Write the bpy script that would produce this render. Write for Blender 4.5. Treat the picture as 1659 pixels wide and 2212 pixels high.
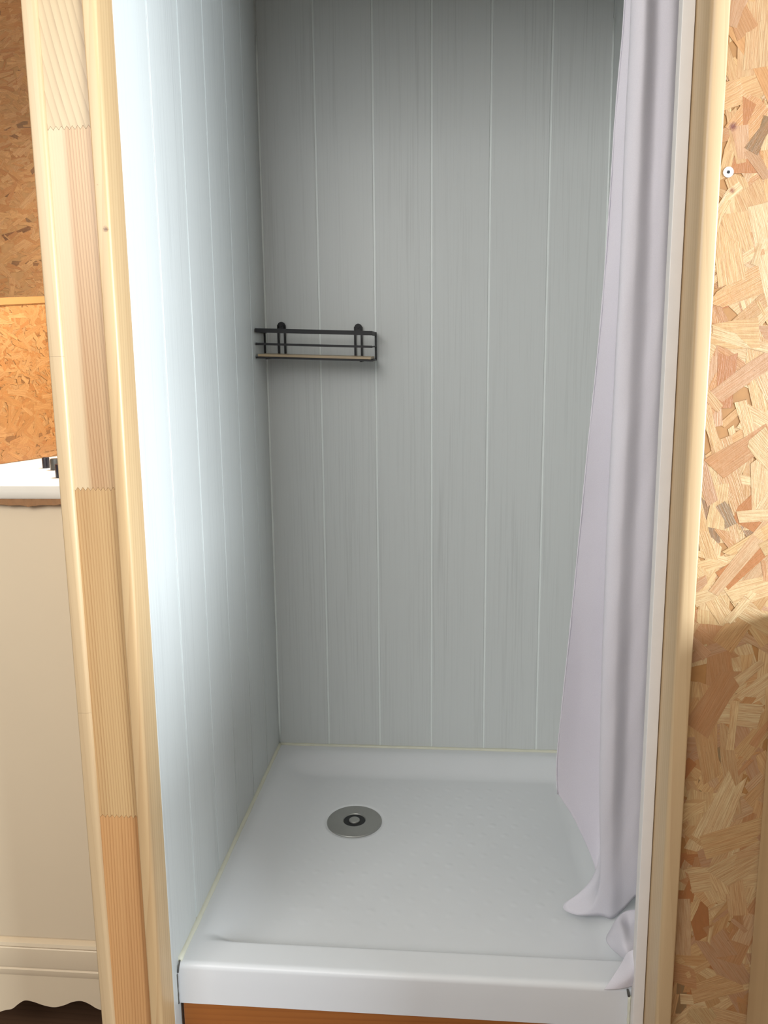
import bpy, bmesh, math, random
from mathutils import Vector, Matrix
for o in list(bpy.data.objects): bpy.data.objects.remove(o)
SC = bpy.context.scene
COL = SC.collection

# ------------------------------------------------------------------ camera
cam = bpy.data.cameras.new('camera'); camo = bpy.data.objects.new('camera', cam); COL.objects.link(camo)
F_PX, PITCH, YAW, ROLL = 1607.36, 0.1595, 0.0812, -0.0100
cam.sensor_fit = 'VERTICAL'; cam.sensor_height = 36.0; cam.lens = F_PX/2212*36.0
cam.clip_start = 0.05
fw = Vector((-math.sin(YAW)*math.cos(PITCH), math.cos(YAW)*math.cos(PITCH), -math.sin(PITCH)))
rt = Vector((math.cos(YAW), math.sin(YAW), 0)); up = rt.cross(fw)
c, s = math.cos(ROLL), math.sin(ROLL)
r2 = c*rt + s*up; u2 = -s*rt + c*up
m = Matrix((r2, u2, -fw)).transposed().to_4x4(); m.translation = Vector((0.4032, -1.6961, 0.8545))
camo.matrix_world = m
SC.camera = camo

# ------------------------------------------------------------------ light
SC.view_settings.view_transform = 'Standard'; SC.view_settings.look = 'None'
SC.view_settings.exposure = 0.06; SC.view_settings.gamma = 1.0; SC.view_settings.use_curve_mapping = False
wd = bpy.data.worlds.new('world'); SC.world = wd; wd.use_nodes = True
bg = wd.node_tree.nodes['Background']; bg.inputs[0].default_value = (0.95, 0.97, 1.0, 1); bg.inputs[1].default_value = 0.18

def area(name, loc, target, sx, sy, power, col):
    l = bpy.data.lights.new(name, 'AREA'); l.shape = 'RECTANGLE'; l.size = sx; l.size_y = sy; l.energy = power; l.color = col
    o = bpy.data.objects.new(name, l); COL.objects.link(o); o.location = loc
    o.rotation_euler = (Vector(target)-Vector(loc)).to_track_quat('-Z', 'Y').to_euler()
    return o
area('window_light', (3.0, -2.05, 1.00), (0.0, -0.60, 0.72), 1.9, 1.0, 192, (0.87, 0.945, 1.0))
area('kitchen_window_light', (-0.13, -0.24, 1.40), (-0.36, -0.40, 0.72), 0.12, 0.16, 8, (1.0, 0.98, 0.95))
area('room_bounce_light', (-0.45, -2.4, 1.65), (0.30, -0.3, 0.7), 1.5, 1.0, 36, (1.0, 0.97, 0.94))

# ------------------------------------------------------------------ helpers
def lin(rgb):
    return tuple(((x/255)/12.92 if x/255 <= 0.04045 else ((x/255+0.055)/1.055)**2.4) for x in rgb) + (1,)

def tag(o, label=None, cat=None, group=None, kind=None):
    if label: o['label'] = label
    if cat: o['category'] = cat
    if group: o['group'] = group
    if kind: o['kind'] = kind
    return o

def empty(name, loc=(0, 0, 0)):
    o = bpy.data.objects.new(name, None); COL.objects.link(o); o.location = loc; o.empty_display_size = 0.02
    return o

def obj(name, bm, mat, parent=None, smooth=False, loc=None):
    """bm is in world coordinates; the object origin is moved to its parent's base or to loc"""
    org = Vector((0, 0, 0))
    if parent is not None:
        p = parent
        while p is not None: org += p.location; p = p.parent
    elif loc is not None: org = Vector(loc)
    if org.length: bmesh.ops.translate(bm, verts=bm.verts, vec=-org)
    bmesh.ops.recalc_face_normals(bm, faces=bm.faces)
    me = bpy.data.meshes.new(name); bm.to_mesh(me); bm.free()
    if smooth:
        for f in me.polygons: f.use_smooth = True
    o = bpy.data.objects.new(name, me); COL.objects.link(o)
    if mat: me.materials.append(mat)
    if parent is not None: o.parent = parent
    elif loc is not None: o.location = loc
    if smooth == 'auto':
        me.set_sharp_from_angle(angle=math.radians(35))
    return o

def box(bm, x0, x1, y0, y1, z0, z1, bev=0.0, seg=2):
    v = [bm.verts.new(p) for p in ((x0,y0,z0),(x1,y0,z0),(x1,y1,z0),(x0,y1,z0),(x0,y0,z1),(x1,y0,z1),(x1,y1,z1),(x0,y1,z1))]
    fs = [bm.faces.new([v[i] for i in f]) for f in ((0,3,2,1),(4,5,6,7),(0,1,5,4),(1,2,6,5),(2,3,7,6),(3,0,4,7))]
    if bev:
        es = list({e for f in fs for e in f.edges})
        bmesh.ops.bevel(bm, geom=es, offset=bev, segments=seg, affect='EDGES', profile=0.5)
    return bm

def bx(*a, **k): return box(bmesh.new(), *a, **k)

def rprism(pts, z0, z1, bm=None):
    """pts: list of (x, y, radius); rounded polygon extruded in z"""
    bm = bm or bmesh.new(); out = []
    n = len(pts)
    for i, (x, y, r) in enumerate(pts):
        if r <= 0: out.append((x, y)); continue
        p = Vector((x, y)); a = (Vector(pts[i-1][:2])-p).normalized(); b = (Vector(pts[(i+1) % n][:2])-p).normalized()
        p0 = p+a*r; p1 = p+b*r
        for k in range(7):
            t = k/6
            q = p0*(1-t)**2 + p*2*t*(1-t)*0.8 + (p0+p1)/2*2*t*(1-t)*0.2 + p1*t*t
            out.append((q.x, q.y))
    lo = [bm.verts.new((x, y, z0)) for x, y in out]; hi = [bm.verts.new((x, y, z1)) for x, y in out]
    bm.faces.new(lo[::-1]); bm.faces.new(hi)
    k = len(out)
    for i in range(k): bm.faces.new((lo[i], lo[(i+1) % k], hi[(i+1) % k], hi[i]))
    return bm

def prism_y(poly, y0, y1, bm=None):
    """polygon in (x, z), extruded in y"""
    bm = bm or bmesh.new()
    a = [bm.verts.new((x, y0, z)) for x, z in poly]; b = [bm.verts.new((x, y1, z)) for x, z in poly]
    bm.faces.new(a); bm.faces.new(b[::-1]); k = len(poly)
    for i in range(k): bm.faces.new((a[i], b[i], b[(i+1) % k], a[(i+1) % k]))
    return bm

def cyl(bm, p0, p1, r, seg=16, r1=None):
    p0 = Vector(p0); p1 = Vector(p1); d = (p1-p0)
    q = d.to_track_quat('Z', 'Y').to_matrix().to_4x4(); q.translation = (p0+p1)/2
    bmesh.ops.create_cone(bm, cap_ends=True, segments=seg, radius1=r, radius2=r if r1 is None else r1, depth=d.length, matrix=q)
    return bm

def lathe(bm, prof, cx, cy, seg=48):
    """prof: (r, z) list"""
    rings = []
    for r, z in prof:
        if r < 1e-6: rings.append([bm.verts.new((cx, cy, z))]*seg)
        else: rings.append([bm.verts.new((cx+r*math.cos(2*math.pi*i/seg), cy+r*math.sin(2*math.pi*i/seg), z)) for i in range(seg)])
    for a, b in zip(rings, rings[1:]):
        for i in range(seg):
            f = []
            for v in (a[i], a[(i+1) % seg], b[(i+1) % seg], b[i]):
                if v not in f: f.append(v)
            if len(f) > 2: bm.faces.new(f)
    return bm

def bar(bm, p0, p1, w, h):
    """flat bar from p0 to p1 in the x-z or y direction; w thickness, h height (z)"""
    p0 = Vector(p0); p1 = Vector(p1); d = (p1-p0).normalized()
    side = d.cross(Vector((0, 0, 1)))
    if side.length < 0.1: side = Vector((1, 0, 0)); upv = Vector((0, 1, 0))
    else: side.normalize(); upv = side.cross(d).normalized()
    v = []
    for p in (p0, p1):
        for a, b in ((-1,-1),(1,-1),(1,1),(-1,1)): v.append(bm.verts.new(p+side*a*w/2+upv*b*h/2))
    for f in ((0,1,2,3),(7,6,5,4),(0,4,5,1),(1,5,6,2),(2,6,7,3),(3,7,4,0)): bm.faces.new([v[i] for i in f])
    return bm

# ------------------------------------------------------------------ materials
class NT:
    def __init__(s, name, rough=0.5):
        s.m = bpy.data.materials.new(name); s.m.use_nodes = True; s.t = s.m.node_tree; s.b = s.t.nodes['Principled BSDF']
        s.b.inputs['Roughness'].default_value = rough
    def n(s, typ, **k):
        x = s.t.nodes.new(typ)
        for a, b in k.items(): setattr(x, a, b)
        return x
    def l(s, a, b): s.t.links.new(a, b)
    def math(s, op, a, b=None, clamp=False):
        x = s.n('ShaderNodeMath', operation=op); x.use_clamp = clamp
        for i, v in enumerate((a, b)):
            if v is None: continue
            if isinstance(v, (int, float)): x.inputs[i].default_value = v
            else: s.l(v, x.inputs[i])
        return x.outputs[0]
    def mix(s, f, a, b, blend='MIX'):
        x = s.n('ShaderNodeMix', data_type='RGBA', blend_type=blend)
        for i, v in ((0, f), (6, a), (7, b)):
            if isinstance(v, (int, float)): x.inputs[i].default_value = v
            elif isinstance(v, tuple): x.inputs[i].default_value = v
            else: s.l(v, x.inputs[i])
        return x.outputs[2]
    def ramp(s, f, stops):
        x = s.n('ShaderNodeValToRGB'); e = x.color_ramp.elements
        while len(e) < len(stops): e.new(0.5)
        for el, (p, cc) in zip(e, stops): el.position = p; el.color = cc if isinstance(cc, tuple) else (cc, cc, cc, 1)
        s.l(f, x.inputs[0]); return x.outputs[0]
    def geo(s):
        return s.n('ShaderNodeNewGeometry').outputs['Position']
    def mapped(s, vec, scale, loc=(0, 0, 0), rot=(0, 0, 0)):
        x = s.n('ShaderNodeMapping'); x.inputs['Scale'].default_value = scale; x.inputs['Location'].default_value = loc; x.inputs['Rotation'].default_value = rot
        s.l(vec, x.inputs[0]); return x.outputs[0]
    def noise(s, vec, scale=1.0, detail=3.0, rough=0.5):
        x = s.n('ShaderNodeTexNoise'); x.inputs['Scale'].default_value = scale; x.inputs['Detail'].default_value = detail; x.inputs['Roughness'].default_value = rough
        s.l(vec, x.inputs['Vector']); return x.outputs['Fac']
    def bump(s, h, strength=0.2, dist=0.001):
        x = s.n('ShaderNodeBump'); x.inputs['Strength'].default_value = strength; x.inputs['Distance'].default_value = dist
        s.l(h, x.inputs['Height']); s.l(x.outputs[0], s.b.inputs['Normal'])
    def color(s, c):
        if isinstance(c, tuple): s.b.inputs['Base Color'].default_value = c
        else: s.l(c, s.b.inputs['Base Color'])
        return s

def plain(name, rgb, rough=0.5, metal=0.0, noise_amt=0.04, scale=30):
    t = NT(name, rough); t.b.inputs['Metallic'].default_value = metal
    cc = lin(rgb); nz = t.noise(t.geo(), scale, 3)
    d = tuple(x*(1-noise_amt*2) for x in cc[:3])+(1,)
    t.color(t.mix(nz, d, cc)); return t.m

def wood(name, light, dark, pith=(0, -1.2), freq=260.0, tilt=0.02, curve=0.0, z0=0.6, contrast=0.6, knots=(), rough=0.38, pale=None, seed=0.0, axis='Z', flat=False):
    """planed softwood: growth rings are distances from a pith line in the board's own space"""
    t = NT(name, rough); P = t.geo()
    sx = t.n('ShaderNodeSeparateXYZ'); t.l(P, sx.inputs[0]); X, Y, Z = sx.outputs
    if axis == 'X': X, Y, Z = Y, Z, X
    nz = t.noise(t.mapped(P, (14, 14, 1.2) if axis == 'Z' else (1.2, 14, 14), (seed, seed*1.7, 0)), 1.0, 2)
    dx = t.math('ADD', X, -pith[0]); dy = t.math('ADD', Y, -pith[1])
    r = dx if flat else t.math('SQRT', t.math('ADD', t.math('MULTIPLY', dx, dx), t.math('MULTIPLY', dy, dy)))
    zz = t.math('ADD', Z, -z0)
    r = t.math('ADD', r, t.math('MULTIPLY', zz, tilt))
    r = t.math('ADD', r, t.math('MULTIPLY', t.math('MULTIPLY', zz, zz), curve))
    r = t.math('ADD', r, t.math('MULTIPLY', nz, 0.012))
    fr = t.math('FRACT', t.math('MULTIPLY', r, freq))
    ring = t.math('POWER', fr, 3.0)
    amp = t.noise(t.mapped(P, (90, 90, 0.6) if axis == 'Z' else (0.6, 90, 90), (seed+3, 0, 1)), 1.0, 2)
    ring = t.math('MULTIPLY', ring, t.math('MULTIPLY', amp, 1.5), True)
    broad = t.noise(t.mapped(P, (25, 25, 0.9) if axis == 'Z' else (0.9, 25, 25), (0, seed, 5)), 1.0, 2)
    fine = t.noise(t.mapped(P, (900, 900, 25) if axis == 'Z' else (25, 900, 900)), 1.0, 2)
    cl = tuple(v*q for v, q in zip(lin(light)[:3], (0.76, 0.73, 0.68)))+(1,); cd = tuple(v*0.70 for v in lin(dark)[:3])+(1,)
    mid = tuple(a*0.62+b*0.38 for a, b in zip(cl, cd))
    base = t.mix(t.ramp(broad, [(0.35, 0.0), (0.68, 1.0)]), cl, mid)
    col = t.mix(t.math('MULTIPLY', ring, contrast, True), base, cd)
    if pale:   # (y position where sapwood ends, colour)
        mk = t.ramp(t.math('ADD', X, -pale[0]+0.5), [(0.496, 1.0), (0.504, 0.0)])
        col = t.mix(t.math('MULTIPLY', mk, 0.85), col, tuple(v*0.76 for v in lin(pale[1])[:3])+(1,))
    col = t.mix(0.12, col, t.mix(fine, (0.55, 0.45, 0.35, 1), (1, 1, 1, 1)), 'MULTIPLY')
    for (kx, ky, kz, kr, kc) in knots:
        d = t.n('ShaderNodeVectorMath', operation='DISTANCE'); d.inputs[1].default_value = (kx, ky, kz); t.l(P, d.inputs[0])
        wob = t.math('ADD', d.outputs['Value'], t.math('MULTIPLY', t.noise(P, 500, 1), kr*0.8))
        mk = t.ramp(t.math('DIVIDE', wob, kr*2), [(0.35, 1.0), (0.8, 0.0)])
        col = t.mix(mk, col, lin(kc))
    t.color(col); t.bump(t.math('ADD', fine, t.math('MULTIPLY', ring, 0.6)), 0.12, 0.0004)
    return t.m

def strand_mat(name, tint=(1, 1, 1), knots=()):
    t = NT(name, 0.42)
    at = t.n('ShaderNodeAttribute'); at.attribute_name = 'strand_colour'
    uv = t.n('ShaderNodeUVMap'); uv.uv_map = 'grain'
    g = t.noise(t.mapped(uv.outputs[0], (30, 700, 1)), 1.0, 3, 0.6)
    g2 = t.noise(t.mapped(uv.outputs[0], (12, 130, 1)), 1.0, 2)
    P = t.geo(); spk = t.noise(P, 260, 3, 0.6)
    col = t.mix(t.math('MULTIPLY', t.ramp(g, [(0.38, 1.0), (0.60, 0.0)]), 0.50), at.outputs['Color'], lin((158, 112, 66)))
    col = t.mix(t.ramp(g2, [(0.3, 0.22), (0.7, 0.0)]), col, lin((190, 125, 75)))
    col = t.mix(t.ramp(spk, [(0.66, 0.0), (0.76, 0.5)]), col, lin((95, 60, 35)))
    col = t.mix(1.0, col, tuple(tint)+(1,), 'MULTIPLY')
    for (kx, ky, kz, kr, kc) in knots:
        d = t.n('ShaderNodeVectorMath', operation='DISTANCE'); d.inputs[1].default_value = (kx, ky, kz); t.l(P, d.inputs[0])
        wob = t.math('ADD', d.outputs['Value'], t.math('MULTIPLY', t.noise(P, 500, 1), kr*0.8))
        col = t.mix(t.ramp(t.math('DIVIDE', wob, kr*2), [(0.35, 1.0), (0.9, 0.0)]), col, lin(kc))
    t.color(col); t.bump(t.math('ADD', g, t.noise(P, 140, 3, 0.6)), 0.45, 0.0010)
    return t.m

def panel_mat(name, rgb, vert=True):
    t = NT(name, 0.38); P = t.geo()
    g = t.noise(t.mapped(P, (230, 230, 3.0)), 1.0, 4, 0.65)
    big = t.noise(t.mapped(P, (13, 13, 1.1), (2, 4, 1)), 1.0, 2)
    wav = t.noise(t.mapped(P, (420, 420, 7.0), (5, 1, 0)), 1.0, 2)
    cc = lin(rgb); dk = tuple(x*0.74 for x in cc[:3])+(1,)
    f = t.math('MULTIPLY', t.ramp(g, [(0.50, 0.0), (0.66, 1.0)]), t.ramp(big, [(0.42, 0.05), (0.62, 0.45)]), True)
    col = t.mix(f, cc, dk)
    col = t.mix(t.math('MULTIPLY', t.ramp(wav, [(0.6, 0.0), (0.75, 1.0)]), 0.20), col, dk)
    t.color(col); t.bump(g, 0.12, 0.0003)
    t.b.inputs['Specular IOR Level'].default_value = 0.4
    return t.m

M = {}
M['panel'] = panel_mat('pale_grey_wood_effect_plastic', (206, 210, 209))
M['groove'] = plain('white_plastic_groove', (232, 238, 236), 0.35)
M['white_edge'] = plain('white_plastic_edge', (232, 228, 224), 0.45)
M['sealant'] = plain('cream_sealant', (222, 222, 204), 0.4, noise_amt=0.06, scale=60)
M['dark_gap'] = plain('dark_joint_dirt', (90, 88, 84), 0.8)
t = NT('white_acrylic', 0.30); cc = lin((222, 225, 228))
t.color(t.mix(t.noise(t.geo(), 9, 2), tuple(x*0.97 for x in cc[:3])+(1,), cc)); t.b.inputs['Specular IOR Level'].default_value = 0.35
t.bump(t.noise(t.geo(), 700, 2), 0.03, 0.0003); M['tray'] = t.m
t = NT('white_curtain_fabric', 0.85)
wv = t.noise(t.geo(), 900, 2)
t.color(t.mix(wv, lin((226, 223, 232)), lin((240, 238, 244)))); t.bump(wv, 0.15, 0.0004)
trl = t.n('ShaderNodeBsdfTranslucent'); trl.inputs[0].default_value = lin((215, 212, 224))
ms = t.n('ShaderNodeMixShader'); ms.inputs[0].default_value = 0.20
out = t.t.nodes['Material Output']
t.l(t.b.outputs[0], ms.inputs[1]); t.l(trl.outputs[0], ms.inputs[2]); t.l(ms.outputs[0], out.inputs[0]); M['curtain'] = t.m
M['steel'] = plain('brushed_steel', (168, 169, 165), 0.42, 0.6, 0.10, 25)
M['black_rubber'] = plain('black_rubber', (16, 17, 20), 0.4)
M['black_metal'] = plain('black_painted_metal', (15, 15, 19), 0.55)
M['zinc'] = plain('zinc_screw', (235, 236, 240), 0.35, 0.3)
M['cream_paint'] = plain('cream_paint', (238, 219, 188), 0.42, noise_amt=0.02, scale=8)
M['white_top'] = plain('white_worktop', (250, 245, 232), 0.4)
M['board'] = wood('shelf_board', (214, 194, 158), (176, 146, 110), freq=300, axis='X')
M['plinth'] = wood('varnished_plinth', (186, 118, 60), (142, 78, 34), freq=120, axis='X', pith=(-1.0, 0.3), contrast=0.5, rough=0.3)
M['osb_base'] = plain('strand_board_base', (176, 128, 76), 0.6, noise_amt=0.2, scale=60)
M['strand'] = strand_mat('pressed_wood_strand', tint=(0.84, 0.80, 0.76), knots=((0.7285, -0.766, 1.148, 0.0042, (110, 62, 50)), (0.7318, -0.766, 1.079, 0.0030, (130, 80, 50))))
M['strand_warm'] = strand_mat('pressed_wood_strand_warm', (0.76, 0.67, 0.56))
M['floor'] = wood('dark_floor_plank', (120, 92, 72), (78, 55, 42), freq=90, axis='X', pith=(-2.0, 0.0), contrast=0.5, rough=0.45)
M['ply'] = wood('pale_plywood', (226, 200, 158), (208, 176, 130), pith=(3.0, -2.0), freq=60, contrast=0.35)
M['kraft'] = plain('torn_brown_strip', (172, 128, 88), 0.8, noise_amt=0.16, scale=90)
M['knob_black'] = plain('knob_black', (26, 24, 36), 0.35)
M['knob_grey'] = plain('knob_grey', (70, 70, 66), 0.4)
M['ceiling'] = plain('ceiling_board', (220, 214, 200), 0.7)

# ------------------------------------------------------------------ setting: shower lining
W = 0.125; G = 0.0044; ZT = 1.94; ZB = -0.115
def lining(name, n, place, back, label_first=None):
    """white backing sheet with raised wood-effect strips; the white grooves between them stay recessed"""
    root = obj(name, back, M['groove']); tag(root, kind='structure')
    for i in range(n):
        b = place(i)
        obj('panel', b, M['panel'], root, smooth=False)
    return root
lining('wall_back', 6, lambda i: bx(W*i+(G/2 if i else 0.003), W*(i+1)-(G/2 if i < 5 else 0.003), -0.0008, 0.006, 0.0, ZT, bev=0.0006, seg=1),
       bx(-0.008, 0.758, 0.0008, 0.012, ZB, ZT))
YF = -0.7355
lining('wall_left', 6, lambda i: bx(-0.006, 0.0008, max(-W*(i+1)+G/2, YF+0.0), -W*i-(G/2 if i else 0.003), ZB if i == 5 else 0.0, ZT, bev=0.0006, seg=1),
       bx(-0.0135, -0.0008, YF, 0.0, -0.295, ZT))
lining('wall_right', 6, lambda i: bx(0.7492, 0.756, max(-W*(i+1)+G/2, -0.712), -W*i-(G/2 if i else 0.003), 0.0, ZT, bev=0.0006, seg=1),
       bx(0.7508, 0.764, -0.716, 0.0, ZB, ZT))
tag(obj('ceiling', bx(-1.3, 1.7, -2.6, 0.08, ZT, ZT+0.02), M['ceiling']), kind='structure')

# ------------------------------------------------------------------ setting: timbers round the opening
ZTOP = 1.935; ZFL = -0.30
def lamella(name, x0, x1, y0, y1, z0, z1, mat, parent, teeth=(True, True)):
    """one length of a finger-jointed board seen face on: comb ends across its width"""
    step = 0.0033; n = int(round((x1-x0)/step))
    def edge(z, on): return [(x0+(x1-x0)*i/n, z+(0.0045 if (i % 2 and on) else 0)) for i in range(n+1)]
    poly = edge(z0, teeth[0])+edge(z1, teeth[1])[::-1]
    return obj(name, prism_y(poly, y0, y1), mat, parent)

XA0, XA1, XC = -0.0908, -0.0745, -0.0175
t1 = empty('trim_1', (-0.045, -0.768, ZFL)); tag(t1, kind='structure')
YB0, YB1 = -0.7762, -0.7500
segs = [
 (1.1690, ZTOP, wood('finger_jointed_pine_top', (232, 210, 172), (180, 150, 112), flat=True, pith=(0.060, 0), freq=105, curve=-0.22, z0=1.75, contrast=0.8, seed=1)),
 (0.7330, 1.1685, wood('finger_jointed_pine_upper', (234, 200, 158), (166, 112, 70), flat=True, pith=(0.10, 0), freq=260, tilt=0.03, contrast=0.85, pale=(-0.052, (236, 210, 170)), seed=2.4)),
 (0.2750, 0.7325, wood('finger_jointed_pine_middle', (234, 200, 150), (176, 122, 72), flat=True, pith=(0.10, 0), freq=250, tilt=0.012, contrast=0.8, seed=5)),
 (ZFL, 0.2745, wood('finger_jointed_pine_bottom', (238, 188, 132), (180, 116, 66), flat=True, pith=(0.10, 0), freq=250, tilt=-0.012, contrast=0.7, seed=8)),
]
for i, (a, b, mt) in enumerate(segs):
    lamella('timber_length', XA1-0.004, XC-0.0003, YB0, YB1, a, b, mt, t1, teeth=(i < 3, i > 0))
wa = wood('pine_edge_strip', (226, 200, 162), (200, 164, 122), flat=True, pith=(0.2, 0), freq=110, tilt=0.02, contrast=0.3, seed=12)
for a, b in ((0.903, ZTOP), (0.43, 0.9028), (ZFL, 0.4298)):
    obj('edge_strip', rprism([(XA0, -0.7815, 0.002), (XA1+0.002, -0.7815, 0.0060), (XA1+0.002, -0.7682, 0), (XA0, -0.7682, 0)], a, b), wa, t1, smooth='auto')
obj('backing_board', bx(XA0, XA1-0.0042, -0.7680, YB1, ZFL, ZTOP), wa, t1)
w2 = wood('pine_batten', (234, 206, 162), (190, 144, 96), pith=(0.06, -0.6), freq=150, tilt=0.03, contrast=0.5, seed=3,
          knots=((-0.0063, -0.78, 1.053, 0.0035, (84, 44, 32)), (-0.0125, -0.78, 1.104, 0.0015, (110, 70, 50))))
t2 = obj('trim_2', rprism([(-0.0173, -0.7815, 0.002), (0.0002, -0.7815, 0.0065), (0.0002, YF-0.0003, 0.0), (-0.0173, YF-0.0003, 0)], ZFL, ZTOP), w2, smooth='auto', loc=(-0.009, -0.76, ZFL))
tag(t2, 'plain pine batten between the left board and the shower lining', kind='structure')
t3 = obj('trim_3', rprism([(0.6755, -0.7335, 0.001), (0.6902, -0.7335, 0.001), (0.6902, -0.7185, 0), (0.6755, -0.7185, 0)], ZFL, ZTOP), M['white_edge'], smooth='auto', loc=(0.683, -0.726, ZFL))
tag(t3, 'narrow white strip down the right of the opening', kind='structure')
w4 = wood('pine_jamb', (230, 206, 168), (200, 160, 116), pith=(0.9, -1.3), freq=140, tilt=-0.02, contrast=0.4, seed=6,
          knots=((0.7035, -0.79, 1.118, 0.0018, (70, 60, 50)), (0.702, -0.79, 0.575, 0.0014, (90, 60, 40))))
t4 = obj('trim_4', rprism([(0.6912, -0.786, 0.006), (0.7116, -0.786, 0.0025), (0.7116, -0.7165, 0), (0.6912, -0.7165, 0)], ZFL, ZTOP), w4, smooth='auto', loc=(0.70, -0.75, ZFL))
tag(t4, 'rounded pine timber between the white strip and the strand board', kind='structure')
tag(obj('trim_5', bx(-0.0170, 0.6905, -0.786, -0.7365, 1.55, ZTOP, bev=0.004), w4), kind='structure')

# ------------------------------------------------------------------ strand board (OSB)
PAL = [(218, 194, 150), (212, 182, 134), (204, 168, 120), (208, 174, 128), (198, 154, 106), (206, 176, 134), (222, 202, 160), (194, 160, 128), (190, 148, 108), (206, 178, 142), (176, 120, 76), (214, 190, 144)]
def strand_mesh(name, origin, ux, uz, nrm, w, h, count, seed, mat, parent, lmin=0.04, lmax=0.13, wmin=0.008, wmax=0.038, ang0=90, spread=48, relief=0.0006, clip=None, pal=PAL):
    """thin overlapping wood flakes pressed into the face of the board"""
    rnd = random.Random(seed); verts = []; faces = []; cols = []; uvs = []
    O = Vector(origin); ux = Vector(ux); uz = Vector(uz); nv = Vector(nrm)
    for k in range(count):
        small = rnd.random() < 0.38
        L = rnd.uniform(lmin, lmax)*(0.5 if small else 1); B = rnd.uniform(wmin, wmax)*(0.45 if small else 1)
        L = min(L, B*7)
        a = math.radians(rnd.gauss(ang0, spread)); ca, sa = math.cos(a), math.sin(a)
        cx_, cz_ = rnd.uniform(0, w), rnd.uniform(0, h)
        j = lambda q: rnd.uniform(-q, q)
        pts = [(-L/2+j(L*.08), -B/2+j(B*.15)), (j(L*.2), -B/2+j(B*.12)), (L/2+j(L*.08), -B/2+j(B*.3)), (L/2+j(L*.1), j(B*.3)), (L/2+j(L*.08), B/2+j(B*.3)), (j(L*.2), B/2+j(B*.12)), (-L/2+j(L*.08), B/2+j(B*.3))]
        if rnd.random() < 0.4: pts = pts[:3]+pts[4:]
        d = 0.0002+relief*k/count+rnd.uniform(0, 0.0002); tz = rnd.uniform(-0.004, 0.004)
        base = len(verts); f = []
        for (px, pz) in pts:
            x = min(max(cx_+px*ca-pz*sa, 0), w); z = min(max(cz_+px*sa+pz*ca, 0), h)
            if clip: z = min(z, clip(x))
            verts.append(O+ux*x+uz*z+nv*(d+tz*px)); f.append(len(verts)-1); uvs.append((px+k*0.37, pz+k*0.11))
        faces.append(f)
        cc = lin(pal[int(rnd.random()**1.3*len(pal)) % len(pal)]); v = rnd.uniform(0.84, 1.02)
        if rnd.random() < 0.025: v *= 0.35
        cols.append(tuple(x*v for x in cc[:3])+(1,))
    org = Vector((0, 0, 0)); p = parent
    while p is not None: org += p.location; p = p.parent
    me = bpy.data.meshes.new(name); me.from_pydata([tuple(v-org) for v in verts], [], faces)
    at = me.color_attributes.new('strand_colour', 'FLOAT_COLOR', 'CORNER'); uv = me.uv_layers.new(name='grain')
    for fi, pl in enumerate(me.polygons):
        for li in pl.loop_indices:
            at.data[li].color = cols[fi]; uv.data[li].uv = uvs[me.loops[li].vertex_index]
    me.materials.append(mat)
    o = bpy.data.objects.new(name, me); COL.objects.link(o); o.parent = parent; o['kind'] = 'stuff'
    return o

wr = obj('wall_front_right', bx(0.7121, 1.50, -0.765, -0.750, ZFL, ZTOP), M['osb_base'], loc=(1.1, -0.757, ZFL)); tag(wr, kind='structure')
strand_mesh('strands', (0.7121, -0.765, ZFL), (1, 0, 0), (0, 0, 1), (0, -1, 0), 0.78, ZTOP-ZFL, 5200, 11, M['strand'], wr, ang0=80, spread=50)
sc = bmesh.new(); cyl(sc, (0.7262, -0.7667, 1.099), (0.7262, -0.7645, 1.099), 0.0058, 28)
so = obj('screw', sc, M['zinc'], wr, smooth='auto'); so['label'] = 'bright zinc countersunk screw head in the strand board'
hb = bmesh.new()
for k in range(3):
    a = k*math.pi/3; dx, dz = 0.0018*math.cos(a), 0.0018*math.sin(a)
    v = [hb.verts.new(p) for p in ((0.7262-dx+0.35*dz, -0.76695-k*1e-5, 1.099-dz-0.35*dx), (0.7262+dx+0.35*dz, -0.76695-k*1e-5, 1.099+dz-0.35*dx), (0.7262+dx-0.35*dz, -0.76695-k*1e-5, 1.099+dz+0.35*dx), (0.7262-dx-0.35*dz, -0.76695-k*1e-5, 1.099-dz+0.35*dx))]
    hb.faces.new(v)
obj('star_recess', hb, M['black_metal'], so)

# kitchen side: recessed upper strand-board wall and the slanting lower sheet standing on the worktop
WARM = [(206, 164, 112), (200, 154, 100), (194, 146, 92), (190, 138, 84), (204, 160, 106), (184, 130, 78), (196, 150, 98)]
wl = obj('wall_outer_left', bx(-1.10, -0.048, 0.060, 0.075, ZFL, ZTOP), M['osb_base'], loc=(-0.6, 0.067, ZFL)); tag(wl, kind='structure')
strand_mesh('strands', (-1.10, 0.060, 0.70), (1, 0, 0), (0, 0, 1), (0, -1, 0), 1.05, ZTOP-0.70, 9000, 21, M['strand_warm'], wl, 0.02, 0.07, 0.004, 0.015, 5, 30, pal=WARM)

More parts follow.
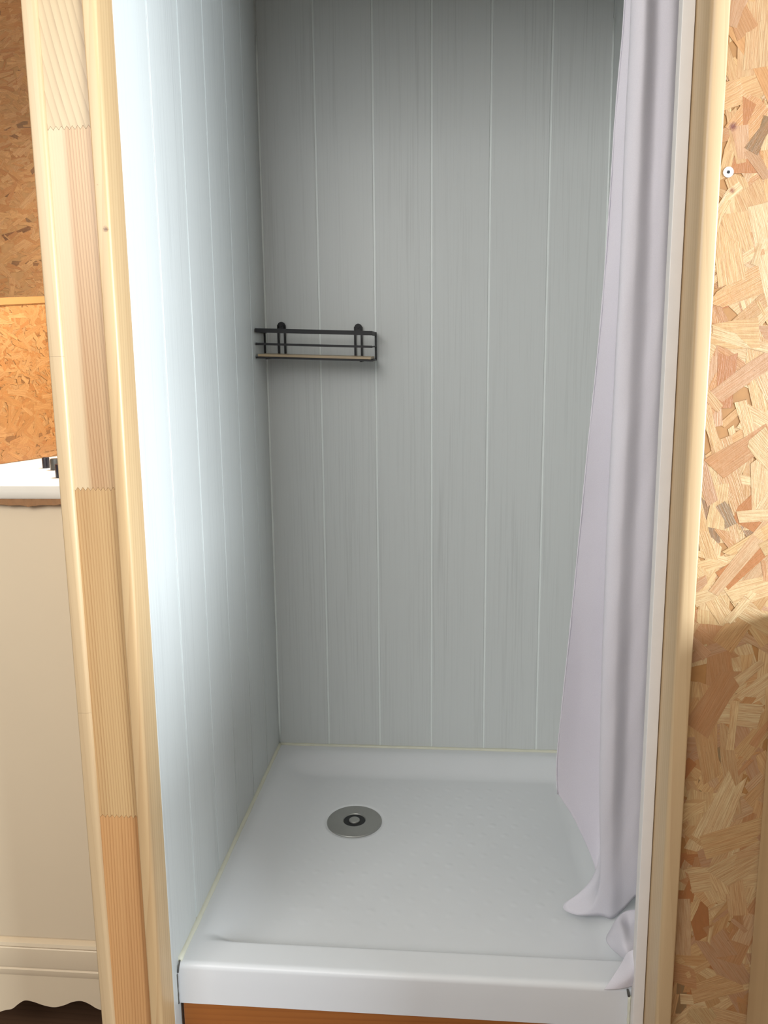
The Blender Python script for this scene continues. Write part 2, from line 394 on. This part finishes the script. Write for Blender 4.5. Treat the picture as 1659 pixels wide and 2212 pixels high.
A0 = Vector((-0.4842, -0.2736, 0)); A1 = Vector((-0.4687, -0.0777, 0))
dv = (A1-A0).normalized(); nn = Vector((dv.y, -dv.x, 0))
E0 = A0-dv*0.25; E1 = A1+dv*0.11; LN = (E1-E0).length
def tz(d): return 1.0503+(d-(A0-E0).length)*0.0226/(0.149)*1.0-0.03
op = empty('strand_board_sheet', tuple((E0+E1)/2+Vector((0, 0, 0.7200))))
tag(op, 'orange-brown strand board sheet standing on the white worktop behind the left board', 'board')
bm = bmesh.new()
zt0, zt1 = 1.004, 1.082
corn = [(0, 0.7200), (LN, 0.7200), (LN, zt1), (0, zt0)]
fr = [bm.verts.new(E0+dv*d+Vector((0, 0, z))) for d, z in corn]; bk = [bm.verts.new(E0+dv*d-nn*0.016+Vector((0, 0, z))) for d, z in corn]
bm.faces.new(fr); bm.faces.new(bk[::-1])
for i in range(4): bm.faces.new((fr[i], bk[i], bk[(i+1) % 4], fr[(i+1) % 4]))
obj('core', bm, M['osb_base'], op)
so_ = strand_mesh('strands', E0+Vector((0, 0, 0.7205)), dv, (0, 0, 1), nn, LN, 0.36, 1700, 31, M['strand_warm'], op, 0.02, 0.07, 0.004, 0.015, 5, 32, pal=WARM, clip=lambda d: zt0+(zt1-zt0)*d/LN-0.7215)
bm = bmesh.new()
eb = [(0, zt0-0.013), (LN, zt1-0.013), (LN, zt1+0.003), (0, zt0+0.003)]
fr = [bm.verts.new(E0+dv*d+nn*0.004+Vector((0, 0, z))) for d, z in eb]; bk = [bm.verts.new(E0+dv*d-nn*0.018+Vector((0, 0, z))) for d, z in eb]
bm.faces.new(fr); bm.faces.new(bk[::-1])
for i in range(4): bm.faces.new((fr[i], bk[i], bk[(i+1) % 4], fr[(i+1) % 4]))
bmesh.ops.bevel(bm, geom=list(bm.edges), offset=0.002, segments=2, affect='EDGES')
obj('top_edging', bm, M['strand_plain'] if 'strand_plain' in M else plain('orange_edge', (172, 120, 66), 0.6), op)

# ------------------------------------------------------------------ floor
fl = obj('floor', bx(-1.3, 1.7, -2.6, 0.2, ZFL-0.03, ZFL-0.012), M['dark_gap']); tag(fl, kind='structure')
rnd = random.Random(5)
for r_ in range(14):
    y1 = 0.2-r_*0.2; off = rnd.uniform(-0.6, 0)
    x = -1.3+off
    while x < 1.7:
        xe = min(x+1.2, 1.7)
        obj('plank', bx(max(x, -1.3)+0.001, xe-0.001, y1-0.199, y1-0.001, ZFL-0.012, ZFL, bev=0.0015, seg=1), M['floor'], fl)
        x += 1.2

# ------------------------------------------------------------------ shower tray
TX0, TX1, TYF = 0.0012, 0.7488, -0.7175
def sm(t): t = min(max(t, 0), 1); return t*t*(3-2*t)
bumps = []
for i in range(18):
    for j in range(18):
        x = 0.10+i*0.045+(0.0225 if j % 2 else 0); y = -0.135-j*0.034
        if 0.11 < x < 0.63 and -0.60 < y < -0.13 and (x-0.218)**2+(y+0.266)**2 > 0.088**2: bumps.append((x, y))
bgrid = {}
for b in bumps: bgrid.setdefault((int(b[0]/0.03), int(b[1]/0.03)), []).append(b)
def tray_z(x, y):
    depth = 0.030
    l = (x-TX0-0.014)/0.085; r = (TX1-0.014-x)/0.085; bk = (-y-0.018)/0.080; f = (y-TYF-0.050)/0.024
    def soft(a): return sm(a)
    z = -depth*min(soft(l), 1)*min(soft(r), 1)*min(soft(bk), 1)*min(soft(f), 1)
    d = math.hypot(x-0.218, y+0.266)
    z -= 0.004*max(0, 1-max(0, d-0.06)/0.22)*(1 if z < -0.015 else max(0, -z/0.015))
    if d < 0.064: z -= 0.0022*sm((0.064-d)/0.005)
    kx, ky = int(x/0.03), int(y/0.03)
    for a in (-1, 0, 1):
        for b in (-1, 0, 1):
            for (bx_, by_) in bgrid.get((kx+a, ky+b), ()):
                q = ((x-bx_)**2+(y-by_)**2)/0.009**2
                if q < 1: z += 0.0006*(1-q)**2
    return z
bm = bmesh.new(); NX, NY = 330, 300; R = 0.009
xs = [TX0+(TX1-TX0)*i/NX for i in range(NX+1)]
rows = []
for j in range(NY+1):
    y = -0.0015+(TYF+R+0.0015)*j/NY
    rows.append([(x, y, tray_z(x, y)) for x in xs])
for k in range(1, 9):
    a = math.pi/2*k/8
    rows.append([(x, TYF+R-R*math.sin(a), tray_z(x, TYF+R)-R*(1-math.cos(a))) for x in xs])
rows.append([(x, TYF-0.0004, -0.035) for x in xs]); rows.append([(x, TYF-0.0008, -0.0660) for x in xs])
rows.append([(x, TYF+0.010, -0.0672) for x in xs])
V = [[bm.verts.new(p) for p in r] for r in rows]
for a, b in zip(V, V[1:]):
    for i in range(NX): bm.faces.new((a[i], a[i+1], b[i+1], b[i]))
tray = obj('shower_tray', bm, M['tray'], smooth='auto', loc=(0.375, -0.36, -0.067))
tag(tray, 'white square acrylic shower tray with raised dots and a rounded front rim', 'shower tray')
# sealant beads (parts of the tray joint)
def bead(pts, r, rj=0.0):
    bm = bmesh.new(); rr = random.Random(3); ring = []
    for i, p in enumerate(pts):
        p = Vector(p); d = (Vector(pts[min(i+1, len(pts)-1)])-Vector(pts[max(i-1, 0)])).normalized()
        a = d.cross(Vector((0.3, 0.2, 1) if abs(d.z) < 0.9 else (1, 0, 0))).normalized(); b = d.cross(a)
        q = r*(1+rr.uniform(-rj, rj))
        ring.append([bm.verts.new(p+a*q*math.cos(2*math.pi*k/8)+b*q*math.sin(2*math.pi*k/8)) for k in range(8)])
    for u, v in zip(ring, ring[1:]):
        for k in range(8): bm.faces.new((u[k], u[(k+1) % 8], v[(k+1) % 8], v[k]))
    bm.faces.new(ring[0]); bm.faces.new(ring[-1])
    return bm
obj('sealant_bead', bead([(0.0015, -0.71*i/40-0.001, 0.0006) for i in range(41)], 0.0052, 0.10), M['sealant'], tray, smooth=True)
obj('sealant_bead', bead([(0.001+0.747*i/40, -0.002, 0.0006) for i in range(41)], 0.0042, 0.15), M['sealant'], tray, smooth=True)
obj('sealant_bead', bead([(0.7485, -0.70*i/30-0.001, 0.0006) for i in range(31)], 0.0032, 0.1), M['sealant'], tray, smooth=True)
obj('sealant_bead', bead([(0.0022, -0.001, 0.004+1.6*i/30) for i in range(31)], 0.0026, 0.08), M['groove'], tray, smooth=True)['label'] = 'white bead up the back left corner'
obj('sealant_bead', bead([(0.7478, -0.001, 0.004+1.6*i/30) for i in range(31)], 0.0026, 0.08), M['groove'], tray, smooth=True)['label'] = 'white bead up the back right corner'
obj('sealant_bead', bead([(0.6735, -0.7185, -0.012-0.055*i/10) for i in range(11)], 0.0022, 0.2), M['sealant'], tray, smooth=True)
obj('sealant_bead', bead([(0.0005, -0.7185-0.001, -0.016-0.05*i/10) for i in range(11)], 0.0016, 0.2), M['dark_gap'], tray, smooth=True)['label'] = 'dark gap at the left end of the rim'
sm1 = bead([(0.6700, -0.7195, -0.001), (0.6712, -0.7200, -0.006), (0.6722, -0.7198, -0.012)], 0.0019, 0.4)
obj('dirt_spot', sm1, M['dark_gap'], tray, smooth=True)
sm2 = bead([(0.0035, -0.7110, 0.0015), (0.0030, -0.7170, -0.005), (0.0022, -0.7185, -0.014)], 0.0013, 0.4)
obj('dirt_spot', sm2, M['dark_gap'], tray, smooth=True)

dr = empty('shower_drain', (0.218, -0.266, -0.036)); tag(dr, 'round brushed-steel drain cover with a black ring set in the tray', 'drain')
ZD = tray_z(0.218, -0.266)
obj('cover', lathe(bmesh.new(), [(0.0228, ZD-0.004), (0.0228, ZD+0.0034), (0.0240, ZD+0.0050), (0.027, ZD+0.0050), (0.052, ZD+0.0038), (0.0565, ZD+0.0030), (0.0575, ZD+0.0018), (0.0575, ZD-0.0005)], 0.218, -0.266, 72), M['steel'], dr, smooth='auto')
obj('seal_ring', lathe(bmesh.new(), [(0.0, ZD+0.0030), (0.0226, ZD+0.0030), (0.0226, ZD-0.002)], 0.218, -0.266, 48), M['black_rubber'], dr, smooth='auto')
obj('centre_nut', lathe(bmesh.new(), [(0.0, ZD+0.0065), (0.010, ZD+0.0062), (0.0113, ZD+0.005), (0.0113, ZD+0.002)], 0.218, -0.266, 32), M['steel'], dr, smooth='auto')

pl = obj('plinth_board', bx(0.0065, 0.6735, -0.7155, -0.698, ZFL, -0.0680, bev=0.001), M['plinth'], loc=(0.34, -0.707, ZFL))
tag(pl, 'orange varnished wooden plinth board under the front of the shower tray', 'plinth')
obj('sealant_smear', bead([(0.6725, -0.7165, -0.069), (0.668, -0.7168, -0.070), (0.662, -0.7165, -0.0695)], 0.0028, 0.3), M['sealant'], pl, smooth=True)
tag(obj('trim_6', bx(0.004, 0.7455, -0.6965, -0.004, ZFL, -0.0685), M['osb_base'], loc=(0.37, -0.35, ZFL)), kind='structure')

# ------------------------------------------------------------------ wire shelf
sh = empty('wall_shelf', (0.1275, -0.010, 0.93)); tag(sh, 'small black metal shelf with a wooden base hung on the back wall', 'shelf')
XL, XR, YB, YFR = 0.0035, 0.2525, -0.0085, -0.1035
def T(x, y, z):
    z2 = z-(x-0.1275)*0.040; k = (YB-y)/0.095
    return (x, y, z2-k*0.0065)
def sbar(name, a, b, w, h, parent=sh):
    return obj(name, bar(bmesh.new(), T(*a), T(*b), w, h), M['black_metal'], parent)
ZTp, ZMd, ZBt = 0.9885, 0.9605, 0.9320
sbar('top_rail', (XL, YFR, ZTp), (XR, YFR, ZTp), 0.002, 0.0088)
sbar('middle_rail', (XL, YFR, ZMd), (XR, YFR, ZMd), 0.0028, 0.0046)
sbar('bottom_rail', (XL, YFR, ZBt), (XR, YFR, ZBt), 0.003, 0.0034)
sbar('back_rail', (XL, YB-0.004, ZBt), (XR, YB-0.004, ZBt), 0.003, 0.0034)
for x in (XL+0.001, XR-0.001):
    e = empty('side_frame', (0, 0, 0)); e.parent = sh
    sbar('side_top_bar', (x, YFR, ZTp), (x, YB-0.002, ZTp-0.0015), 0.002, 0.0085, e)
    sbar('side_middle_bar', (x, YFR, ZMd), (x, YB-0.002, ZMd), 0.0026, 0.003, e)
    sbar('side_bottom_bar', (x, YFR, ZBt), (x, YB-0.002, ZBt), 0.003, 0.0034, e)
    o = obj('side_post', bar(bmesh.new(), T(x, YB-0.003 if x > 0.1 else YB-0.016, ZBt-0.002), T(x, YB-0.003 if x > 0.1 else YB-0.016, ZTp+0.003), 0.004, 0.003), M['black_metal'], e)
for xc in (0.0395, 0.2125):
    e = empty('hanger', (0, 0, 0)); e.parent = sh
    for dx in (-0.0073, 0.0073):
        obj('hanger_bar', bar(bmesh.new(), T(xc+dx, YB, ZBt), T(xc+dx, YB, 1.002), 0.0045, 0.003), M['black_metal'], e)
    b = bmesh.new(); n = 14
    out_ = [(0.0088*math.cos(math.pi*k/n), 0.0088*math.sin(math.pi*k/n)) for k in range(n+1)]+[(-0.0088, -0.012), (0.0088, -0.012)]
    c0 = T(xc, YB, 1.0000)
    prism_y([(c0[0]+a, c0[2]+bb) for a, bb in out_], YB-0.0015, YB+0.0015, b)
    obj('hook_plate', b, M['black_metal'], e)
    b = bmesh.new(); cyl(b, (c0[0], YB-0.0035, c0[2]+0.001), (c0[0], YB+0.0076, c0[2]+0.001), 0.0030, 14)
    obj('peg', b, M['zinc'] if False else M['black_metal'], e, smooth='auto')
b = bmesh.new()
p = [T(XL+0.003, YFR+0.003, 0.9345), T(XR-0.004, YFR+0.003, 0.9345), T(XR-0.004, YB-0.007, 0.9345), T(XL+0.003, YB-0.007, 0.9345)]
lo = [b.verts.new(q) for q in p]; hi = [b.verts.new((q[0], q[1], q[2]+0.0048)) for q in p]
b.faces.new(lo[::-1]); b.faces.new(hi)
for i in range(4): b.faces.new((lo[i], lo[(i+1) % 4], hi[(i+1) % 4], hi[i]))
bo = obj('shelf_board', b, M['board'], sh); bo['label'] = 'pale wooden base board'
for x in (0.026, 0.228):
    obj('cross_bar', bar(bmesh.new(), T(x, YFR, ZBt-0.0022), T(x, YB-0.004, ZBt-0.0022), 0.005, 0.0022), M['black_metal'], sh)

# ------------------------------------------------------------------ curtain
CURTAIN = [
 [(0.6426,-0.568,1.5431), (0.6458,-0.568,1.3759), (0.6396,-0.566,1.2305), (0.6321,-0.56,0.9822), (0.6187,-0.55,0.7458), (0.6087,-0.53,0.5225), (0.5993,-0.515,0.3445), (0.5947,-0.505,0.2327), (0.5977,-0.505,0.178)],
 [(0.653,-0.575,1.5381), (0.6565,-0.575,1.3721), (0.6533,-0.572,1.198), (0.6495,-0.565,0.9813), (0.6414,-0.55,0.7457), (0.6376,-0.53,0.5228), (0.635,-0.51,0.3593), (0.633,-0.5,0.1892), (0.6344,-0.505,0.1171)],
 [(0.6625,-0.585,1.5313), (0.6663,-0.585,1.3669), (0.6653,-0.58,1.1951), (0.6679,-0.57,0.9804), (0.669,-0.555,0.7461), (0.671,-0.535,0.5247), (0.6748,-0.515,0.3464), (0.6734,-0.505,0.1511), (0.6653,-0.51,0.0247)],
 [(0.6578,-0.59,1.5285), (0.6615,-0.59,1.3647), (0.6604,-0.585,1.1937), (0.6617,-0.58,0.9794), (0.6614,-0.57,0.7476), (0.6621,-0.555,0.5303), (0.6699,-0.54,0.2937), (0.6708,-0.53,0.0819), (0.6495,-0.525,0.0173), (0.6091,-0.53,-0.0098)],
 [(0.643,-0.62,1.5107), (0.6463,-0.62,1.3513), (0.645,-0.615,1.1849), (0.6459,-0.61,0.9762), (0.6454,-0.6,0.7504), (0.6499,-0.585,0.5388), (0.6558,-0.57,0.3081), (0.6651,-0.555,0.0984), (0.6529,-0.548,0.0128), (0.6239,-0.545,-0.0176)],
 [(0.6352,-0.645,1.4956), (0.6372,-0.645,1.3399), (0.6376,-0.64,1.1773), (0.6374,-0.64,0.9728), (0.6369,-0.63,0.7533), (0.6374,-0.62,0.5487), (0.6471,-0.59,0.2792), (0.6579,-0.57,0.1082), (0.666,-0.555,-0.0104)],
 [(0.6472,-0.66,1.4855), (0.6508,-0.66,1.3322), (0.6523,-0.655,1.1721), (0.6527,-0.65,0.9714), (0.6524,-0.645,0.7547), (0.6531,-0.635,0.5532), (0.6633,-0.605,0.2876), (0.6724,-0.58,0.1156), (0.6835,-0.558,-0.0114)],
 [(0.6668,-0.643,1.4949), (0.6714,-0.643,1.3392), (0.6733,-0.641,1.1757), (0.6745,-0.64,0.9721), (0.6741,-0.636,0.7538), (0.6763,-0.626,0.5509), (0.6844,-0.598,0.3227), (0.6926,-0.575,0.1131), (0.7021,-0.556,0.005)],
 [(0.6854,-0.648,1.4907), (0.6899,-0.648,1.336), (0.6901,-0.648,1.1729), (0.6925,-0.645,0.9712), (0.6931,-0.64,0.7541), (0.6956,-0.632,0.5529), (0.7032,-0.605,0.3267), (0.7115,-0.58,0.1173), (0.7187,-0.565,0.0362)],
 [(0.7104,-0.63,1.5004), (0.7155,-0.63,1.3433), (0.7163,-0.63,1.1777), (0.718,-0.63,0.9725), (0.7192,-0.628,0.7529), (0.7218,-0.62,0.5498), (0.728,-0.6,0.325), (0.7317,-0.585,0.1215), (0.7345,-0.58,0.0563)],
]
SPILL_A= [[(0.7241, -0.5853, 0.03), (0.6959, -0.5937, 0.03), (0.6787, -0.6067, 0.026), (0.6687, -0.6094, 0.008)], [(0.7147, -0.6324, 0.035), (0.6989, -0.6128, 0.022), (0.6779, -0.6346, 0.03), (0.6593, -0.6242, 0.003)], [(0.708, -0.6598, 0.025), (0.6894, -0.6624, 0.03), (0.6743, -0.6658, 0.028), (0.6629, -0.6437, 0.003)], [(0.7013, -0.6779, 0.01), (0.6901, -0.6792, 0.012), (0.6814, -0.6761, 0.012), (0.6766, -0.6659, 0.004)]]
SPILL_B= [[(0.6908, -0.715, 0.0617), (0.6753, -0.715, 0.0594), (0.6673, -0.712, 0.0489)], [(0.6912, -0.722, 0.0416), (0.6746, -0.726, 0.044), (0.6602, -0.712, 0.032)], [(0.6894, -0.722, 0.0228), (0.6697, -0.728, 0.0254), (0.6482, -0.716, 0.0136)], [(0.6883, -0.721, 0.0114), (0.6618, -0.724, 0.0034), (0.6363, -0.722, -0.0015)]]

def catmull(P, t):
    n = len(P)-1; t = min(max(t, 0), 1)*n; i = min(int(t), n-1); f = t-i
    a = P[max(i-1, 0)]; b = P[i]; c_ = P[i+1]; d = P[min(i+2, n)]
    return b*(1-f)*0+0.5*((2*b)+(c_-a)*f+(2*a-5*b+4*c_-d)*f*f+(3*b-a-3*c_+d)*f**3)
def resample(P, n):
    P = [Vector(q) for q in P]; dense = [catmull(P, k/400) for k in range(401)]
    L = [0]
    for a, b in zip(dense, dense[1:]): L.append(L[-1]+(b-a).length)
    out = []; k = 0
    for i in range(n):
        tgt = L[-1]*i/(n-1)
        while k < 399 and L[k+1] < tgt: k += 1
        f = (tgt-L[k])/max(L[k+1]-L[k], 1e-9); out.append(dense[k].lerp(dense[k+1], min(f, 1)))
    return out
def loft(cols, nv, nu, jit=0.0, seed=1):
    rs = [resample(c_, nv) for c_ in cols]; rr = random.Random(seed)
    ph = [rr.uniform(0, 6.28) for _ in range(6)]
    bm = bmesh.new(); grid = []
    for j in range(nv):
        P = [c_[j] for c_ in rs]; row = []
        for i in range(nu+1):
            q = catmull(P, i/nu)
            if jit:
                w = jit*(math.sin(j*0.21+ph[0]+i*0.11)+0.6*math.sin(j*0.09+ph[1]-i*0.07)+0.35*math.sin(j*0.47+ph[2]+i*0.3))
                q = q+Vector((w*0.6, w, 0))
            row.append(bm.verts.new(q))
        grid.append(row)
    for a, b in zip(grid, grid[1:]):
        for i in range(nu): bm.faces.new((a[i], a[i+1], b[i+1], b[i]))
    return bm
ct = empty('shower_curtain', (0.66, -0.60, -0.01)); tag(ct, 'long white fabric shower curtain gathered at the right, its hem trailing on the tray', 'curtain')
CURTAIN = [[(q[0][0], -0.625+(q[0][1]+0.625)*0.7, 1.79), (q[0][0], q[0][1], 1.66)]+q for q in CURTAIN]
rb = bmesh.new(); cyl(rb, (0.0012, -0.625, 1.805), (0.7488, -0.625, 1.805), 0.0115, 20)
obj('curtain_rod', rb, M['groove'], ct, smooth='auto')
for k in range(7):
    bmr = bmesh.new(); x = 0.640+k*0.015
    pts_ = [Vector((x, -0.625+0.019*math.cos(a*math.pi/10), 1.800+0.020*math.sin(a*math.pi/10))) for a in range(21)]
    for a, b in zip(pts_, pts_[1:]): cyl(bmr, a, b, 0.0012, 6)
    obj('curtain_ring', bmr, M['steel'], ct)
c1 = obj('curtain_cloth', loft(CURTAIN, 220, 120, 0.0005), M['curtain'], ct, smooth=True)
md = c1.modifiers.new('thick', 'SOLIDIFY'); md.thickness = 0.0008
def patch(rows, nm):
    cols = [list(c_) for c_ in zip(*rows)]
    o = obj(nm, loft(cols, 40, 40, 0.0), M['curtain'], ct, smooth=True)
    md = o.modifiers.new('thick', 'SOLIDIFY'); md.thickness = 0.0008
    return o
patch(SPILL_A, 'hem_fold'); patch(SPILL_B, 'hem_fold')
# stitched hem along the left edge
hemp = resample(CURTAIN[0], 160)
c2 = obj('side_hem', bead([q+Vector((-0.0003, 0, 0)) for q in hemp], 0.0011, 0.25), M['curtain'], ct, smooth=True)

# ------------------------------------------------------------------ kitchen cabinet, worktop
kc = empty('kitchen_cabinet', (-0.35, -0.45, ZFL)); tag(kc, 'cream painted kitchen base cabinet with a scalloped bottom rail, left of the pine board', 'cabinet')
CX0, CX1 = -0.80, -0.0365
obj('body', bx(CX0, CX1, -0.588, 0.055, -0.16, 0.697), M['cream_paint'], kc)
obj('front_panel', bx(CX0, CX1, -0.600, -0.588, -0.0665, 0.6970, bev=0.0015), M['cream_paint'], kc)
def profile_x(prof, x0, x1):
    bm = bmesh.new(); a = [bm.verts.new((x0, y, z)) for y, z in prof]; b = [bm.verts.new((x1, y, z)) for y, z in prof]
    bm.faces.new(a); bm.faces.new(b[::-1]); k = len(prof)
    for i in range(k): bm.faces.new((a[i], b[i], b[(i+1) % k], a[(i+1) % k]))
    return bm
cove = [(-0.588, -0.0665), (-0.5945, -0.0672), (-0.5948, -0.0720), (-0.604, -0.0745), (-0.6055, -0.0800), (-0.6035, -0.0835), (-0.6048, -0.0850), (-0.6060, -0.1180), (-0.6052, -0.1208), (-0.588, -0.1210)]
obj('moulding', profile_x(cove, CX0, CX1), M['cream_paint'], kc, smooth='auto')
scal = [(-0.3734, -0.2148), (-0.3610, -0.2100), (-0.3488, -0.2067), (-0.3359, -0.1958), (-0.3242, -0.1888), (-0.31, -0.1902), (-0.2895, -0.1966), (-0.2712, -0.1988), (-0.2539, -0.1940), (-0.2374, -0.1862), (-0.2213, -0.1835), (-0.2075, -0.1886), (-0.194, -0.1968), (-0.1783, -0.2000), (-0.150, -0.2005)]
half = [Vector((x, z, 0)) for x, z in scal]
curve = [catmull(half, k/70) for k in range(71)]
poly = [(q.x, q.y) for q in curve]
mir = [(-0.150-(q[0]+0.150)*0.53+0.0, q[1]) for q in poly[::-1]][1:]     # right half continues behind the pine board
mir = [(x, z) for x, z in mir if x < CX1-0.001]
lft = [(-0.3734*2-x, z) for x, z in poly[::-1]][:-1]
lft = [(x, z) for x, z in lft if x > CX0]
pts = [(CX0, -0.200)]+lft+poly+mir+[(CX1, -0.200), (CX1, -0.1212), (CX0, -0.1212)]
ap = obj('scalloped_rail', prism_y(pts, -0.602, -0.584), M['cream_paint'], kc)
obj('rail_bead', profile_x([(-0.602, -0.1240), (-0.6045, -0.1260), (-0.6040, -0.1330), (-0.602, -0.1390)], CX0, CX1), M['cream_paint'], kc, smooth='auto')
for x in (CX0+0.04, CX1-0.04):
    obj('leg', bx(x-0.03, x+0.03, 0.0-0.05, 0.01, ZFL, -0.16, bev=0.003), M['cream_paint'], kc)
    obj('leg', bx(x-0.03, x+0.03, -0.56, -0.50, ZFL, -0.16, bev=0.003), M['cream_paint'], kc)
wt = empty('worktop', (-0.4, -0.3, 0.6975)); tag(wt, 'white worktop on the cream kitchen cabinet, brightly lit', 'worktop')
wprof = [(0.058, 0.7195), (-0.6150, 0.7195), (-0.6162, 0.7185), (-0.6164, 0.7100), (-0.6150, 0.7010), (-0.6130, 0.6985), (0.058, 0.6985)]
obj('slab', profile_x(wprof, CX0, CX1), M['white_top'], wt, smooth='auto')
bm = bmesh.new(); rr = random.Random(9); top = []; bot = []
n = 120
for i in range(n+1):
    x = CX0+(CX1-CX0)*i/n
    zb = 0.6885+0.0012*math.sin(x*60)+0.0008*math.sin(x*170)+rr.uniform(-0.0005, 0.0005)
    flute = 0.0012*math.sin(x*2*math.pi/0.0105)
    top.append((x, -0.6125+flute, 0.6984)); bot.append((x, -0.6125+flute, zb))
vt = [bm.verts.new(q) for q in top]; vb = [bm.verts.new(q) for q in bot]
wtk = [bm.verts.new((q[0], -0.6005, q[2])) for q in top]; wbk = [bm.verts.new((q[0], -0.6005, q[2])) for q in bot]
for i in range(n):
    bm.faces.new((vt[i], vt[i+1], vb[i+1], vb[i])); bm.faces.new((vb[i], vb[i+1], wbk[i+1], wbk[i]))
    bm.faces.new((wtk[i], wbk[i], wbk[i+1], wtk[i+1])); bm.faces.new((vt[i], wtk[i], wtk[i+1], vt[i+1]))
eo = obj('edge_strip', bm, M['kraft'], wt); eo['label'] = 'ribbed brown strip with a torn lower edge'

def knob(x, y, r, h, mat, label):
    o = empty('hob_knob', (x, y, 0.7196)); tag(o, label, 'knob', 'small knobs on the white worktop')
    obj('barrel', lathe(bmesh.new(), [(0, 0.7196), (r, 0.7196), (r*1.0, 0.7196+h-0.0025), (r*0.93, 0.7196+h-0.0006)], x, y, 32), mat, o, smooth='auto')
    obj('cap', lathe(bmesh.new(), [(r*0.93, 0.7196+h-0.0006), (r*0.80, 0.7196+h), (0, 0.7196+h)], x, y, 32), mat, o, smooth='auto')
knob(-0.3445, -0.352, 0.0066, 0.0205, M['knob_black'], 'black cylindrical knob furthest back on the white worktop, by the strand board')
knob(-0.3060, -0.384, 0.0115, 0.0210, M['knob_grey'], 'dark grey wider knob in the middle of the three on the worktop')
knob(-0.2310, -0.505, 0.0120, 0.0225, M['knob_black'], 'black knob nearest the front edge of the white worktop, beside the pine board')

# ------------------------------------------------------------------ furniture on the right
sp = empty('side_cabinet', (1.02, -0.95, ZFL)); tag(sp, 'pale plywood cabinet side standing against the strand board at lower right', 'cabinet')
obj('side_panel', bx(0.8165, 0.8345, -1.16, -0.767, ZFL, 0.56, bev=0.002), M['ply'], sp)
obj('top_panel', bx(0.8165, 1.25, -1.16, -0.767, 0.5605, 0.5785, bev=0.002), M['ply'], sp)
obj('side_panel', bx(1.232, 1.25, -1.16, -0.767, ZFL, 0.56, bev=0.002), M['ply'], sp)
obj('front_panel', bx(0.835, 1.2315, -1.155, -1.139, ZFL+0.02, 0.558, bev=0.002), M['ply'], sp)
